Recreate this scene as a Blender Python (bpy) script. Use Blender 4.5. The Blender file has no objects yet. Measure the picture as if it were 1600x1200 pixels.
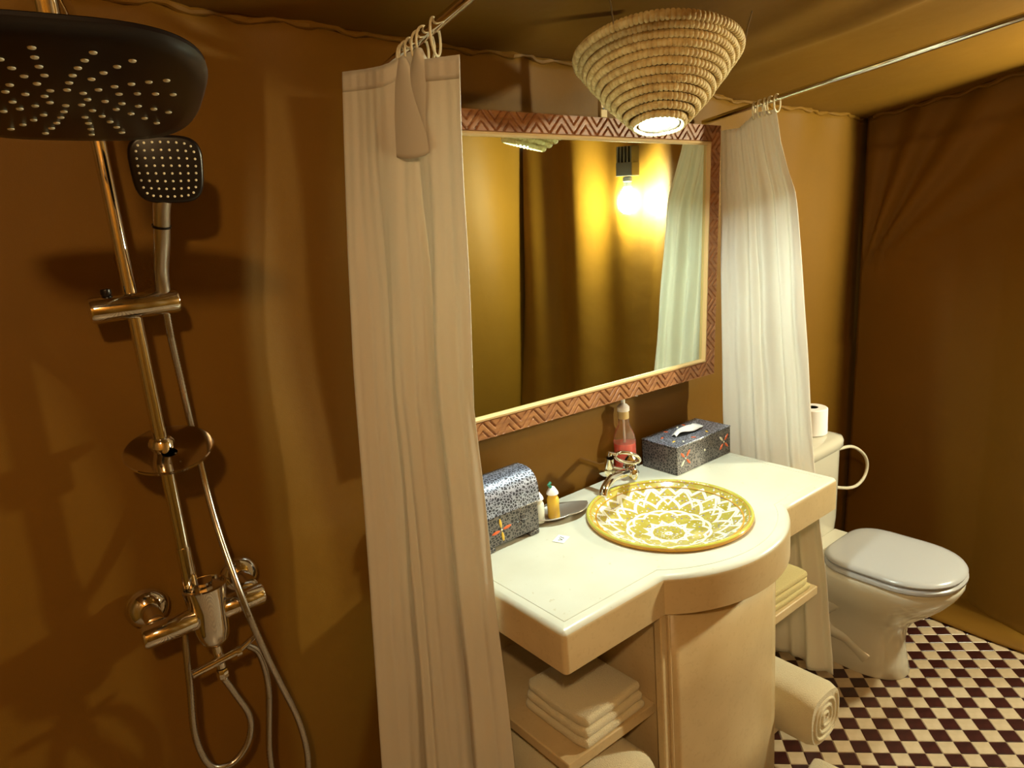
import bpy, bmesh, math, random
from mathutils import Vector, Matrix
random.seed(7)
PI = math.pi
scn = bpy.context.scene
COL = scn.collection

# ---------------------------------------------------------------- camera
F, YAW, PIT, ROL = 1100.36, .6564, .238, -.0831
CAM = Vector((-2.6497, -.9832, 1.6645))
def cam_axes():
    cy, sy = math.cos(YAW), math.sin(YAW)
    fwd = Vector((sy*math.cos(PIT), cy*math.cos(PIT), -math.sin(PIT)))
    right = Vector((cy, -sy, 0)); up = right.cross(fwd)
    cr, sr = math.cos(ROL), math.sin(ROL)
    return cr*right+sr*up, -sr*right+cr*up, fwd
CR, CU, CF = cam_axes()
cd = bpy.data.cameras.new('camera'); cam = bpy.data.objects.new('camera', cd); COL.objects.link(cam)
cam.matrix_world = Matrix((( CR.x, CU.x, -CF.x, CAM.x), (CR.y, CU.y, -CF.y, CAM.y), (CR.z, CU.z, -CF.z, CAM.z), (0, 0, 0, 1)))
cd.sensor_width = 36; cd.lens = F/1600*36; cd.clip_start = .02
scn.camera = cam

# ---------------------------------------------------------------- light levels
BULB_W, LED_W, CEIL_W = 112.0, 1450.0, 68.0      # emission strengths of the three lamps
w = bpy.data.worlds.new('world'); scn.world = w; w.use_nodes = True
w.node_tree.nodes['Background'].inputs[0].default_value = (.9, .7, .45, 1)
w.node_tree.nodes['Background'].inputs[1].default_value = .02
vs = scn.view_settings
vs.view_transform = 'Standard'; vs.look = 'None'; vs.gamma = 1; vs.exposure = 0.0
vs.use_curve_mapping = False

# ---------------------------------------------------------------- materials
MATS = {}
def mat(name, col, rough=.5, metal=0., **k):
    m = bpy.data.materials.new(name); m.use_nodes = True
    b = m.node_tree.nodes['Principled BSDF']
    b.inputs['Base Color'].default_value = (*col, 1); b.inputs['Roughness'].default_value = rough
    b.inputs['Metallic'].default_value = metal
    for kk, v in k.items(): b.inputs[kk.replace('_', ' ')].default_value = v
    MATS[name] = m; return m
class NT:
    """tiny helper for building node graphs"""
    def __init__(s, m): s.t = m.node_tree; s.b = s.t.nodes['Principled BSDF']
    def n(s, typ, **k):
        nd = s.t.nodes.new(typ)
        for a, v in k.items(): setattr(nd, a, v)
        return nd
    def l(s, a, b): s.t.links.new(a, b)
    def val(s, sock, v):
        if isinstance(v, (int, float)): sock.default_value = v
        else: s.l(v, sock)
    def m(s, op, a, b=0., c=0.):
        nd = s.n('ShaderNodeMath', operation=op)
        s.val(nd.inputs[0], a); s.val(nd.inputs[1], b); s.val(nd.inputs[2], c)
        return nd.outputs[0]
    def obj(s): return s.n('ShaderNodeTexCoord').outputs['Object']
    def noise(s, scale, detail=3, vec=None, rough=.5):
        nd = s.n('ShaderNodeTexNoise'); nd.inputs['Scale'].default_value = scale; nd.inputs['Detail'].default_value = detail
        nd.inputs['Roughness'].default_value = rough
        s.l(vec or s.obj(), nd.inputs['Vector']); return nd.outputs['Fac']
    def mix(s, fac, a, b):
        nd = s.n('ShaderNodeMix', data_type='RGBA'); s.val(nd.inputs[0], fac)
        for i, v in ((6, a), (7, b)):
            if isinstance(v, tuple): nd.inputs[i].default_value = (*v, 1)
            else: s.l(v, nd.inputs[i])
        return nd.outputs[2]
    def ramp(s, fac, stops):
        nd = s.n('ShaderNodeValToRGB'); s.l(fac, nd.inputs[0]); e = nd.color_ramp.elements
        while len(e) < len(stops): e.new(.5)
        for q, (p, c) in zip(e, stops): q.position = p; q.color = (*c, 1)
        return nd.outputs[0]
    def col(s, c): s.l(c, s.b.inputs['Base Color'])
    def bump(s, h, strength=.3, dist=.002):
        nd = s.n('ShaderNodeBump'); nd.inputs['Strength'].default_value = strength; nd.inputs['Distance'].default_value = dist
        s.l(h, nd.inputs['Height']); s.l(nd.outputs[0], s.b.inputs['Normal'])

def fabric(name, c1, c2, rough):
    m = mat(name, c1, rough); g = NT(m)
    g.col(g.ramp(g.noise(2.2, 4), [(.3, c2), (.7, c1)]))
    g.bump(g.m('ADD', g.m('MULTIPLY', g.noise(900, 1), .12), g.noise(9, 3)), .28, .012)
    m.node_tree.nodes['Principled BSDF'].inputs['Specular IOR Level'].default_value = .2
    return m
fabric('tent', (.182, .085, .0070), (.155, .072, .0057), .55)
m = mat('curtain', (.80, .76, .68), .6); g = NT(m)
g.bump(g.m('ADD', g.m('MULTIPLY', g.noise(700, 1), .1), g.noise(16, 4)), .35, .006)
tr = g.n('ShaderNodeBsdfTranslucent'); tr.inputs[0].default_value = (.85, .76, .6, 1)
mx = g.n('ShaderNodeMixShader'); mx.inputs[0].default_value = .22
g.l(g.b.outputs[0], mx.inputs[1]); g.l(tr.outputs[0], mx.inputs[2]); g.l(mx.outputs[0], m.node_tree.nodes['Material Output'].inputs[0])
mat('ceramic', (.64, .60, .49), .12); MATS['ceramic'].node_tree.nodes['Principled BSDF'].inputs['Coat Weight'].default_value = .4
mat('plastic_white', (.42, .415, .42), .22)
mat('chrome', (.80, .78, .74), .07, 1.)
mat('brushed', (.62, .60, .56), .28, 1.)
mat('black', (.006, .004, .004), .3)
mat('rubber', (.85, .82, .62), .5)
m = mat('hose', (.55, .52, .48), .25, 1.); g = NT(m)
mat('ring_plastic', (.70, .62, .42), .35)
m = mat('straw', (.50, .34, .13), .65); g = NT(m)
g.col(g.ramp(g.noise(60, 4), [(.25, (.42, .27, .10)), (.5, (.62, .46, .20)), (.75, (.76, .62, .32))]))
g.bump(g.noise(260, 3), .5, .002)
m = mat('wood', (.30, .115, .035), .42); g = NT(m)
mp = g.n('ShaderNodeMapping'); mp.inputs['Scale'].default_value = (3, 30, 30); g.l(g.obj(), mp.inputs[0])
g.col(g.ramp(g.noise(3, 5, mp.outputs[0]), [(.3, (.20, .07, .022)), (.7, (.36, .15, .05))]))
mat('wood_lip_lit', (.55, .36, .16), .35)  # paler than the frame wood: light caught by the inner lip, painted in
mat('pale_wood', (.62, .45, .20), .5)
m = mat('mirror', (.76, .86, .74), .012, 1.)
m = mat('marble', (.78, .72, .55), .3); g = NT(m)
g.col(g.mix(g.m('GREATER_THAN', g.noise(70, 5), .70), g.ramp(g.noise(7, 5), [(.3, (.60, .575, .47)), (.7, (.66, .645, .55))]), (.57, .53, .40)))
m = mat('stone', (.60, .46, .26), .42); g = NT(m)
g.col(g.mix(g.m('MULTIPLY', g.m('GREATER_THAN', g.noise(90, 6), .60), .16), g.ramp(g.noise(6, 5), [(.3, (.55, .41, .22)), (.7, (.66, .52, .30))]), (.42, .29, .14)))
m = mat('tile_light', (.72, .60, .42), .32); g = NT(m); g.col(g.ramp(g.noise(26, 4), [(.3, (.47, .36, .22)), (.7, (.58, .46, .31))]))
m = mat('tile_dark', (.035, .008, .006), .30); g = NT(m); g.col(g.ramp(g.noise(30, 4), [(.3, (.022, .005, .004)), (.7, (.055, .012, .009))]))
mat('grout', (.36, .27, .17), .9)
m = mat('towel', (.74, .66, .46), .95); g = NT(m); g.bump(g.noise(420, 2), .8, .004)
g.b.inputs['Sheen Weight'].default_value = .3
m = mat('towel_yellow', (.66, .56, .27), .95); g = NT(m); g.bump(g.noise(420, 2), .8, .004)
mat('orange_glaze', (.62, .30, .03), .2)
mat('orange_inlay', (.75, .13, .03), .3)
mat('yellow_inlay', (.75, .48, .05), .3)
mat('pearl_inlay', (.80, .76, .62), .2)
mat('tissue', (.92, .90, .90), .8)
mat('paper', (.88, .88, .80), .7)
mat('ink', (.08, .08, .05), .6)
mat('pump', (.90, .86, .86), .3)
mat('soap_red', (.92, .07, .03), .12)
MATS['soap_red'].node_tree.nodes['Principled BSDF'].inputs['Coat Weight'].default_value = .5
m = mat('glass', (.95, .80, .72), .05); g = NT(m); g.b.inputs['Transmission Weight'].default_value = .92; g.b.inputs['IOR'].default_value = 1.2
mat('bottle_yellow', (.80, .50, .06), .25)
mat('bottle_pale', (.72, .72, .60), .3)
mat('cap_green', (.02, .22, .14), .3)
mat('brass', (.65, .45, .16), .25, 1.)
m = mat('tray', (.42, .37, .32), .3, .7); g = NT(m)
mat('grey_metal', (.10, .10, .095), .45, .5)
mat('hole_shade', (.01, .01, .01), .8)  # near-black colour standing in for the shade inside a hole
mat('pipe_white', (.72, .66, .50), .35)

def filigree(name, dark, light, scale):
    m = mat(name, dark, .35); g = NT(m)
    v = g.n('ShaderNodeTexVoronoi'); v.feature = 'DISTANCE_TO_EDGE'; v.inputs['Scale'].default_value = scale; g.l(g.obj(), v.inputs['Vector'])
    line = g.m('LESS_THAN', v.outputs['Distance'], .11)
    dots = g.m('GREATER_THAN', g.noise(scale*3.0, 2), .60)
    f = g.m('MAXIMUM', line, g.m('MULTIPLY', dots, .8))
    g.col(g.mix(f, dark, light)); g.l(g.m('MULTIPLY', f, .6), g.b.inputs['Metallic'])
    g.bump(f, .5, .0015); return m
filigree('carved_dark', (.020, .016, .018), (.21, .19, .18), 115)
filigree('filigree_silver', (.025, .025, .04), (.44, .47, .60), 118)

# hand painted basin: interlaced white arcs and a star border on a yellow ground
m = mat('basin', (.5, .42, .05), .12); g = NT(m)
sx = g.n('ShaderNodeSeparateXYZ'); g.l(g.obj(), sx.inputs[0]); X, Y = sx.outputs[0], sx.outputs[1]
RB = .2177
r = g.m('DIVIDE', g.m('SQRT', g.m('ADD', g.m('MULTIPLY', X, X), g.m('MULTIPLY', Y, Y))), RB)
ang = g.m('ADD', g.m('ARCTAN2', Y, X), 10.3); K = 2*PI/12
af = g.m('SUBTRACT', g.m('MODULO', ang, K), K/2); aa = g.m('ABSOLUTE', af)
x1 = g.m('MULTIPLY', r, g.m('COSINE', aa)); y1 = g.m('MULTIPLY', r, g.m('SINE', aa))
def ring(cx, cy, rad, wd):
    dx = g.m('SUBTRACT', x1, cx); dy = g.m('SUBTRACT', y1, cy)
    d = g.m('SQRT', g.m('ADD', g.m('MULTIPLY', dx, dx), g.m('MULTIPLY', dy, dy)))
    return g.m('LESS_THAN', g.m('ABSOLUTE', g.m('SUBTRACT', d, rad)), wd)
inner = g.m('LESS_THAN', r, .76)
lines = g.m('MAXIMUM', ring(.50, 0, .29, .020), g.m('MAXIMUM', ring(.50*math.cos(K), .50*math.sin(K), .29, .020), g.m('MAXIMUM', ring(.27, 0, .24, .016), ring(.27*math.cos(K), .27*math.sin(K), .24, .016))))
lines = g.m('MULTIPLY', lines, inner)
star = g.m('LESS_THAN', g.m('ABSOLUTE', g.m('SUBTRACT', r, g.m('ADD', .80, g.m('ABSOLUTE', g.m('SUBTRACT', g.m('MULTIPLY', aa, .75), .10))))), .024)
star2 = g.m('LESS_THAN', g.m('ABSOLUTE', g.m('SUBTRACT', r, g.m('SUBTRACT', .86, g.m('MULTIPLY', aa, .9)))), .022)
lines = g.m('MAXIMUM', lines, g.m('MAXIMUM', star, star2))
vo = g.n('ShaderNodeTexVoronoi'); vo.inputs['Scale'].default_value = 105; vo.inputs['Randomness'].default_value = .75; g.l(g.obj(), vo.inputs['Vector'])
dot = g.m('LESS_THAN', vo.outputs['Distance'], .30)
wn = g.n('ShaderNodeSeparateColor'); g.l(vo.outputs['Color'], wn.inputs[0])
dotc = g.ramp(wn.outputs[0], [(.0, (.80, .78, .80)), (.45, (.62, .60, .70)), (.62, (.20, .17, .34)), (1., (.55, .28, .03))])
ground = g.ramp(g.noise(40, 3), [(.3, (.40, .31, .04)), (.7, (.52, .44, .10))])
c = g.mix(dot, ground, dotc)
c = g.mix(lines, c, (.84, .83, .76))
edge = g.m('GREATER_THAN', r, .965)
c = g.mix(edge, c, (.52, .48, .08))
g.col(c); g.b.inputs['Coat Weight'].default_value = .5

def emit(name, col, s):
    m = bpy.data.materials.new(name); m.use_nodes = True; t = m.node_tree; t.nodes.clear()
    e = t.nodes.new('ShaderNodeEmission'); e.inputs[0].default_value = (*col, 1); e.inputs[1].default_value = s
    o = t.nodes.new('ShaderNodeOutputMaterial'); t.links.new(e.outputs[0], o.inputs[0]); MATS[name] = m
emit('bulb_glow', (1., .98, .68), BULB_W*10)
emit('led_glow', (.84, 1., .88), LED_W)
emit('ceiling_glow', (1., .68, .32), CEIL_W*10)

# ---------------------------------------------------------------- mesh helpers
class MB:
    def __init__(s): s.v = []; s.f = []; s.mi = []
    def add(s, vs, fs, mi=0):
        o = len(s.v); s.v += [tuple(p) for p in vs]; s.f += [tuple(i+o for i in f) for f in fs]; s.mi += [mi]*len(fs); return s
    def box(s, lo, hi, mi=0):
        x0, y0, z0 = lo; x1, y1, z1 = hi
        return s.add([(x0,y0,z0),(x1,y0,z0),(x1,y1,z0),(x0,y1,z0),(x0,y0,z1),(x1,y0,z1),(x1,y1,z1),(x0,y1,z1)],
              [(0,3,2,1),(4,5,6,7),(0,1,5,4),(1,2,6,5),(2,3,7,6),(3,0,4,7)], mi)
    def grid(s, fn, nu, nv, closeu=False, mi=0):
        vs = [fn(i/(nu if closeu else nu-1), j/(nv-1)) for j in range(nv) for i in range(nu)]
        fs = []
        for j in range(nv-1):
            for i in range(nu if closeu else nu-1):
                k = (i+1) % nu; fs.append((j*nu+i, j*nu+k, (j+1)*nu+k, (j+1)*nu+i))
        return s.add(vs, fs, mi)
    def lathe(s, prof, n=32, c=(0,0,0), axis=None, mi=0, cap=True):
        M = frame_z(axis) if axis else Matrix.Identity(3); c = Vector(c)
        rings = [[c + M @ Vector((r*math.cos(2*PI*i/n), r*math.sin(2*PI*i/n), z)) for i in range(n)] for r, z in prof]
        return s.loft(rings, cap, mi)
    def loft(s, rings, cap=True, mi=0):
        n = len(rings[0]); vs = [p for r in rings for p in r]
        fs = [(j*n+i, j*n+(i+1) % n, (j+1)*n+(i+1) % n, (j+1)*n+i) for j in range(len(rings)-1) for i in range(n)]
        if cap: fs += [tuple(reversed(range(n))), tuple(range((len(rings)-1)*n, len(rings)*n))]
        return s.add(vs, fs, mi)
    def tube(s, pts, r, n=10, cap=True, mi=0):
        pts = [Vector(p) for p in pts]; rad = r if isinstance(r, (list, tuple)) else [r]*len(pts)
        T = [(pts[min(i+1, len(pts)-1)]-pts[max(i-1, 0)]).normalized() for i in range(len(pts))]
        a = Vector((0,0,1)) if abs(T[0].z) < .9 else Vector((1,0,0)); nrm = T[0].cross(a).normalized(); rings = []
        for p, t, q in zip(pts, T, rad):
            nrm = (nrm - t*nrm.dot(t)).normalized(); b = t.cross(nrm)
            rings.append([p + q*(math.cos(2*PI*i/n)*nrm + math.sin(2*PI*i/n)*b) for i in range(n)])
        return s.loft(rings, cap, mi)
    def build(s, name, m, parent=None, loc=None, smooth=40, recalc=True):
        me = bpy.data.meshes.new(name); me.from_pydata(s.v, [], s.f)
        ms = m if isinstance(m, (list, tuple)) else [m]
        for q in ms: me.materials.append(MATS[q])
        if len(ms) > 1: me.polygons.foreach_set('material_index', s.mi)
        if recalc:
            bm = bmesh.new(); bm.from_mesh(me); bmesh.ops.recalc_face_normals(bm, faces=bm.faces); bm.to_mesh(me); bm.free()
        if smooth: me.shade_smooth(); me.set_sharp_from_angle(angle=math.radians(smooth))
        o = bpy.data.objects.new(name, me); COL.objects.link(o)
        if parent: o.parent = parent
        if loc is not None: o.location = loc
        return o
def frame_z(axis):
    z = Vector(axis).normalized(); a = Vector((0,0,1)) if abs(z.z) < .95 else Vector((1,0,0))
    x = a.cross(z).normalized(); y = z.cross(x)
    return Matrix((x, y, z)).transposed()
def cr_spline(pts, n=10):
    P = [Vector(p) for p in pts]; P = [2*P[0]-P[1]] + P + [2*P[-1]-P[-2]]; out = []
    for i in range(1, len(P)-2):
        for k in range(n):
            t = k/n; a, b, c, d = P[i-1:i+3]
            out.append(.5*((2*b)+(c-a)*t+(2*a-5*b+4*c-d)*t*t+(3*b-a-3*c+d)*t**3))
    return out+[P[-2]]
def interp(x, T):
    if x <= T[0][0]: return T[0][1]
    for (a, p), (b, q) in zip(T, T[1:]):
        if x <= b: return p+(q-p)*(x-a)/(b-a)
    return T[-1][1]
def bev(o, wd, seg=2):
    md = o.modifiers.new('bevel', 'BEVEL'); md.width = wd; md.segments = seg; md.limit_method = 'ANGLE'; return o
def solid(o, t, off=0.):
    md = o.modifiers.new('solidify', 'SOLIDIFY'); md.thickness = t; md.offset = off; return o
def empty(name, loc, label, cat, group=None):
    o = bpy.data.objects.new(name, None); COL.objects.link(o); o.location = loc; o.empty_display_size = .05
    o['label'] = label; o['category'] = cat
    if group: o['group'] = group
    return o
def tag(o, label, cat, group=None):
    o['label'] = label; o['category'] = cat
    if group: o['group'] = group
    return o
def struct(o): o['kind'] = 'structure'; return o
def copy_to(o, parent, loc=None, rot=None):
    c = o.copy(); COL.objects.link(c); c.parent = parent
    if loc is not None: c.location = loc
    if rot is not None: c.rotation_euler = rot
    return c
def proj(p):
    q = Vector(p)-CAM; d = q.dot(CF)
    return 800+F*q.dot(CR)/d, 600-F*q.dot(CU)/d, d
def sup(t, n):
    c, s_ = math.cos(t), math.sin(t)
    return math.copysign(abs(c)**(2/n), c), math.copysign(abs(s_)**(2/n), s_)

# ---------------------------------------------------------------- room shell
YW = .465
SEAM = [(-3.4, 2.13), (-2.163, 2.084), (-1.64, 2.06), (-1.246, 2.047), (-.517, 1.975), (.44, 1.926)]
def ceil_z(x, y):
    z = interp(x, SEAM) + .137*(YW-y)
    z -= .022*math.exp(-((x+.76)/.05)**2)*min(1, max(0, (YW-y)*2)) + .02*math.exp(-((x+1.88)/.05)**2)*min(1, max(0, (YW-y)*2))
    z += .006*math.sin(9*x+4*y)*math.sin(5*y+1) * min(1, (YW-y)*5)
    return z
def wall_bottom(y): return interp(-y, [(-.5, .30), (-.10, .27), (.07, .247), (.28, .125), (.33, .10), (.6, .08), (1.8, .10)])
def right_x(y, z):
    t = min(1, z/1.93); x = wall_bottom(y)*(1-t**.6) + interp(-y, [(-.46, .405), (-.1, .415), (.15, .375), (.42, .285), (.6, .295), (.8, .335), (1.8, .34)])*t**.6  # inward ridge beyond the view, shaped to shade this wall from the bulb
    # fan of tension folds springing from the corner
    dy, dz = YW-y, z-1.28; rr = math.hypot(dy, dz); ph = math.atan2(dz, max(dy, 1e-4))
    wgt = max(0, math.sin(min(PI, max(0, (ph-.25)/(PI/2-.2)*PI))))
    x += (.014+.018*max(0, min(1, (ph-.8)*2.5)))*math.sin(ph*24)*wgt*min(1, rr/.18)*math.exp(-rr*.55)
    x += .012*math.sin(13*y+1.3*z)*min(1, dy*1.5)
    if y < -.45: x += .022*math.sin(17*(y+.4)+2.0*(z-1))*min(1, (-.45-y)*4)*min(1, z)
    return x
TOPR = lambda y: ceil_z(.42, y)
b = MB(); b.grid(lambda u, v: ((lambda y, z: (right_x(y, z), y, z))(YW-u*2.22, v*TOPR(YW-u*2.22))), 190, 70)
struct(solid(b.build('wall_right', 'tent', recalc=False, smooth=180), .004, 1))
def back_y(x, z):
    d = .010*math.sin(2.1*x+.8)*math.sin(1.7*z) + .004*math.sin(7*x+2.2*z+1)
    top = interp(x, SEAM)
    d += .010*math.sin(23*x)*max(0, 1-(top-z)/.22)**2          # gathers under the roof seam
    d += .012*math.exp(-((x+2.02+.1*(z-1))/.10)**2) + .004*math.sin(9*(x*.6+z))*math.exp(-((x+2.2)/.3)**2)
    d += .014*math.sin(10*(x-.2*z))*max(0, min(1, (x+.1)*3))
    return YW+.022+d*(.6 if z < 1 else 1)*.9
b = MB(); b.grid(lambda u, v: ((lambda x, z: (x, back_y(x, z), z))(-3.4+u*3.9, v*interp(-3.4+u*3.9, SEAM))), 260, 70)
struct(solid(b.build('wall_back', 'tent', recalc=False, smooth=180), .004, 1))
b = MB(); b.grid(lambda u, v: ((lambda x, y: (x, y, ceil_z(x, min(y, YW))))(-3.42+u*3.95, .50-v*2.27)), 150, 90)
struct(solid(b.build('ceiling', 'tent', recalc=False, smooth=180), .004, 1))
b = MB(); b.grid(lambda u, v: ((lambda x, z: (x, -1.755+.03*math.sin(9*x+z), z))(-3.42+u*3.95, v*ceil_z(-3.42+u*3.95, -1.75))), 150, 20)
struct(solid(b.build('wall_front', 'tent', recalc=False, smooth=180), .004, 1))
b = MB(); b.grid(lambda u, v: ((lambda y, z: (-3.41+.03*math.sin(8*y+z), y, z))(-1.76+u*2.25, v*ceil_z(-3.4, -1.76+u*2.25))), 80, 20)
struct(solid(b.build('wall_left', 'tent', recalc=False, smooth=180), .004, 1))

# hem welts where the roof meets the walls
def welt(name, path, r):
    b = MB(); b.tube(path, [r*(1+.35*math.sin(i*1.7)*math.sin(i*.6)) for i in range(len(path))], 8)
    return struct(b.build(name, 'tent'))
random.seed(3)
path = []
for i in range(170):
    x = -3.35+i*3.75/169; path.append((x, back_y(x, interp(x, SEAM)-.01)-.006+.004*math.sin(i*2.1), interp(x, SEAM)-.006+.004*math.sin(i*1.3)))
welt('trim_1', path, .008)
path = []
for i in range(110):
    y = .44-i*2.1/109; z = TOPR(y)-.008; path.append((right_x(y, z)-.006, y, z+.006*math.sin(i*1.1)))
welt('trim_2', path, .009)

# floor slab + mosaic tiles laid on the diagonal
b = MB(); b.box((-3.45, -1.8, -.06), (.55, .56, -.0022)); floor = struct(b.build('floor', 'grout', smooth=0))
S = .05; H2 = S/2-.0012
def tile_mesh(name, m):
    b = MB(); q = H2; e = q-.0012; c = math.sqrt(.5)
    R = lambda x, y, z: ((x+y)*c, (x-y)*c, z)
    lo = [R(*p, -.006) for p in ((-q,-q),(q,-q),(q,q),(-q,q))]; md = [R(*p, -.0008) for p in ((-q,-q),(q,-q),(q,q),(-q,q))]
    hi = [R(*p, 0) for p in ((-e,-e),(e,-e),(e,e),(-e,e))]
    b.loft([lo, md, hi]); return b
tiles = {'dark': tile_mesh('tile', 'tile_dark'), 'light': tile_mesh('tile', 'tile_light')}
inview, rest = [], {'dark': MB(), 'light': MB()}
for mI in range(-90, 30):
    for nI in range(-90, 60):
        u_, v_ = mI*S, nI*S; x, y = (u_+v_)/math.sqrt(2), (u_-v_)/math.sqrt(2)
        if not (-3.42 < x < .5 and -1.78 < y < .55): continue
        kind = 'dark' if (mI+nI) % 2 == 0 else 'light'
        px, py, d = proj((x, y, 0))
        if d > 0 and 1190 < px < 1625 and 945 < py < 1225 and x < .13: inview.append((d, kind, x, y))
        else:
            rest[kind].add([(p[0]+x, p[1]+y, p[2]) for p in tiles[kind].v], tiles[kind].f)
inview.sort(); protos = {}
for i, (d, kind, x, y) in enumerate(inview):
    if i >= 300: rest[kind].add([(p[0]+x, p[1]+y, p[2]) for p in tiles[kind].v], tiles[kind].f); continue
    dz = random.uniform(-.0003, .0003)
    if kind not in protos: protos[kind] = tiles[kind].build('tile', 'tile_'+kind, floor, (x, y, dz), smooth=0)
    else: copy_to(protos[kind], floor, (x, y, dz))
for kind in rest:
    o = rest[kind].build('mosaic_tiles', 'tile_'+kind, floor, smooth=0, recalc=False); o['kind'] = 'stuff'

# fabric skirt lying on the floor along the right wall
def skirt(u, v):
    y = .20-u*1.4; xa = .054+.012*math.sin(6*y); xb = wall_bottom(y)+.02
    x = xa+(xb-xa)*v; return (x, y, .006+.012*v+.008*math.sin(PI*v)*(1+.5*math.sin(11*y)))
b = MB(); b.grid(skirt, 60, 10); o = solid(b.build('trim_3', 'tent', recalc=False, smooth=180), .004, 0); struct(o)

# ---------------------------------------------------------------- vanity: countertop
CX = -1.29; X0, X1, YF = -1.849, -.769, -.042; ZT, ZB = .849, .751; JX = .253
def outline(d=0.):
    P = [(X1-d, .46), (X0+d, .46)]
    r = max(.0012, .012-d)
    def corner(cx, cy, a0, a1, n=5):
        return [(cx+r*math.cos(a0+(a1-a0)*i/n), cy+r*math.sin(a0+(a1-a0)*i/n)) for i in range(n+1)]
    P += corner(X0+d+r, YF+d+r, PI, 1.5*PI)
    # bulge: circular arc meeting the straight front in two creases
    sag = .098; R = (JX*JX+sag*sag)/(2*sag); cy = YF-sag+R; a = math.acos((cy-YF-d)/(R-d)); n = 32
    P += [(CX-(R-d)*math.sin(a)-.03, YF+d)]
    P += [(CX+(R-d)*math.sin(-a+2*a*i/n), cy-(R-d)*math.cos(-a+2*a*i/n)) for i in range(n+1)]
    P += [(CX+(R-d)*math.sin(a)+.03, YF+d)]
    P += corner(X1-d-r, YF+d+r, 1.5*PI, 2*PI)
    return P
OUT = outline()
BC = Vector((-1.283, .157, 0))     # basin centre
def countertop():
    bm = bmesh.new()
    lv = [(.03, ZB), (.003, ZB), (0, ZB+.003), (0, ZT-.016), (.0015, ZT-.009), (.005, ZT-.004), (.010, ZT-.001), (.014, ZT),
          (.030, ZT), (.0307, ZT-.0014), (.0317, ZT-.0014), (.0325, ZT)]
    rings = []
    for ins, z in lv:
        rings.append([bm.verts.new((q[0], q[1], z)) for q in outline(ins)])
    n = len(OUT)
    for A, B in zip(rings, rings[1:]):
        for i in range(n): bm.faces.new((A[i], A[(i+1) % n], B[(i+1) % n], B[i]))
    hole = [bm.verts.new((BC.x+.19*math.cos(2*PI*i/48), BC.y+.19*math.sin(2*PI*i/48), ZT)) for i in range(48)]
    he = [bm.edges.new((hole[i], hole[(i+1) % 48])) for i in range(48)]
    oe = [bm.edges.get((rings[-1][i], rings[-1][(i+1) % n])) for i in range(n)]
    bmesh.ops.triangle_fill(bm, use_beauty=True, use_dissolve=False, edges=he+oe)
    bmesh.ops.recalc_face_normals(bm, faces=bm.faces)
    me = bpy.data.meshes.new('countertop'); bm.to_mesh(me); bm.free()
    me.materials.append(MATS['marble']); me.materials.append(MATS['stone'])
    for p in me.polygons:
        if p.center.z < ZT-.012: p.material_index = 1
    me.shade_smooth(); me.set_sharp_from_angle(angle=math.radians(35))
    o = bpy.data.objects.new('countertop', me); COL.objects.link(o); return o
tag(countertop(), 'cream marble washstand countertop with bowed front and grooved border', 'countertop')

van = empty('vanity_pedestal', (CX, .2, 0), 'beige stone vanity pedestal with open side shelves under the countertop', 'vanity')
def vbox(name, lo, hi, m='stone', bv=.003):
    b = MB(); c = Vector((CX, .2, 0)); b.box(Vector(lo)-c, Vector(hi)-c); return bev(b.build(name, m, van, smooth=30), bv)
CL, CRt = -1.535, -1.095
# bowed front panel
def fp(u, v): 
    x = CL+(CRt-CL)*u; return Vector((x-CX, -.045-.03*math.sin(PI*u)-.2, v*.7505))
b = MB(); b.grid(fp, 16, 4); solid(b.build('front_panel', 'stone', van, recalc=False, smooth=60), .02, -1)
vbox('side_panel', (CL-.0, -.046, 0), (CL+.02, .44, .7505)); vbox('side_panel', (CRt-.02, -.046, 0), (CRt, .44, .7505))
vbox('corner_strip', (CL-.022, -.040, 0), (CL-.0005, -.018, .7505))
for z in (.465, .10):
    vbox('shelf', (-1.822, .004, z), (CL-.0005, .44, z+.028)); vbox('shelf', (CRt+.0005, .0, z), (-.79, .44, z+.028))
vbox('back_panel', (-1.84, .4405, 0), (-.775, .455, .7505))

# ---------------------------------------------------------------- basin
bs = empty('wash_basin', BC+Vector((0, 0, .849)), 'round painted ceramic wash basin with white interlaced arabesques on yellow', 'sink')
def bowl():
    b = MB(); prof = [(.2177, .012), (.2160, .0150), (.2130, .0158), (.2095, .0140)]
    for i in range(1, 15):
        t = i/14; prof.append((.2095*(1-t**1.25) if i < 14 else .0, .014-.068*math.sin(t*PI/2)**.95))
    prof[-1] = (.004, prof[-1][1])
    return b.lathe(prof, 72, cap=False)
o = bowl(); o.f.append(tuple(range(len(o.v)-72, len(o.v)))); o.mi.append(0)
o.build('bowl', 'basin', bs, smooth=60)
b = MB(); b.lathe([(.190, -.0), (.212, .0005), (.2165, .003), (.2183, .009), (.2178, .0122), (.205, .0115)], 72, cap=False)
b.build('rim_edge', 'orange_glaze', bs, smooth=60)['label'] = 'orange glazed outer edge'

# ---------------------------------------------------------------- mirror with carved frame
mr = empty('wall_mirror', (-.766, .38, 1.103), 'large wall mirror in carved zigzag wooden frame above the countertop', 'mirror')
yaw, tilt, roll = .009, .027, .029
a_ = Vector((-math.cos(yaw)*math.cos(roll), -math.sin(yaw)*math.cos(roll), math.sin(roll)))
n_ = Vector((math.sin(yaw), -math.cos(yaw), 0)); up_ = Vector((0, 0, math.cos(tilt)))+n_*math.sin(tilt)
up_ = (up_-a_*up_.dot(a_)).normalized(); nm_ = up_.cross(a_).normalized()
if nm_.y > 0: nm_ = -nm_
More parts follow.
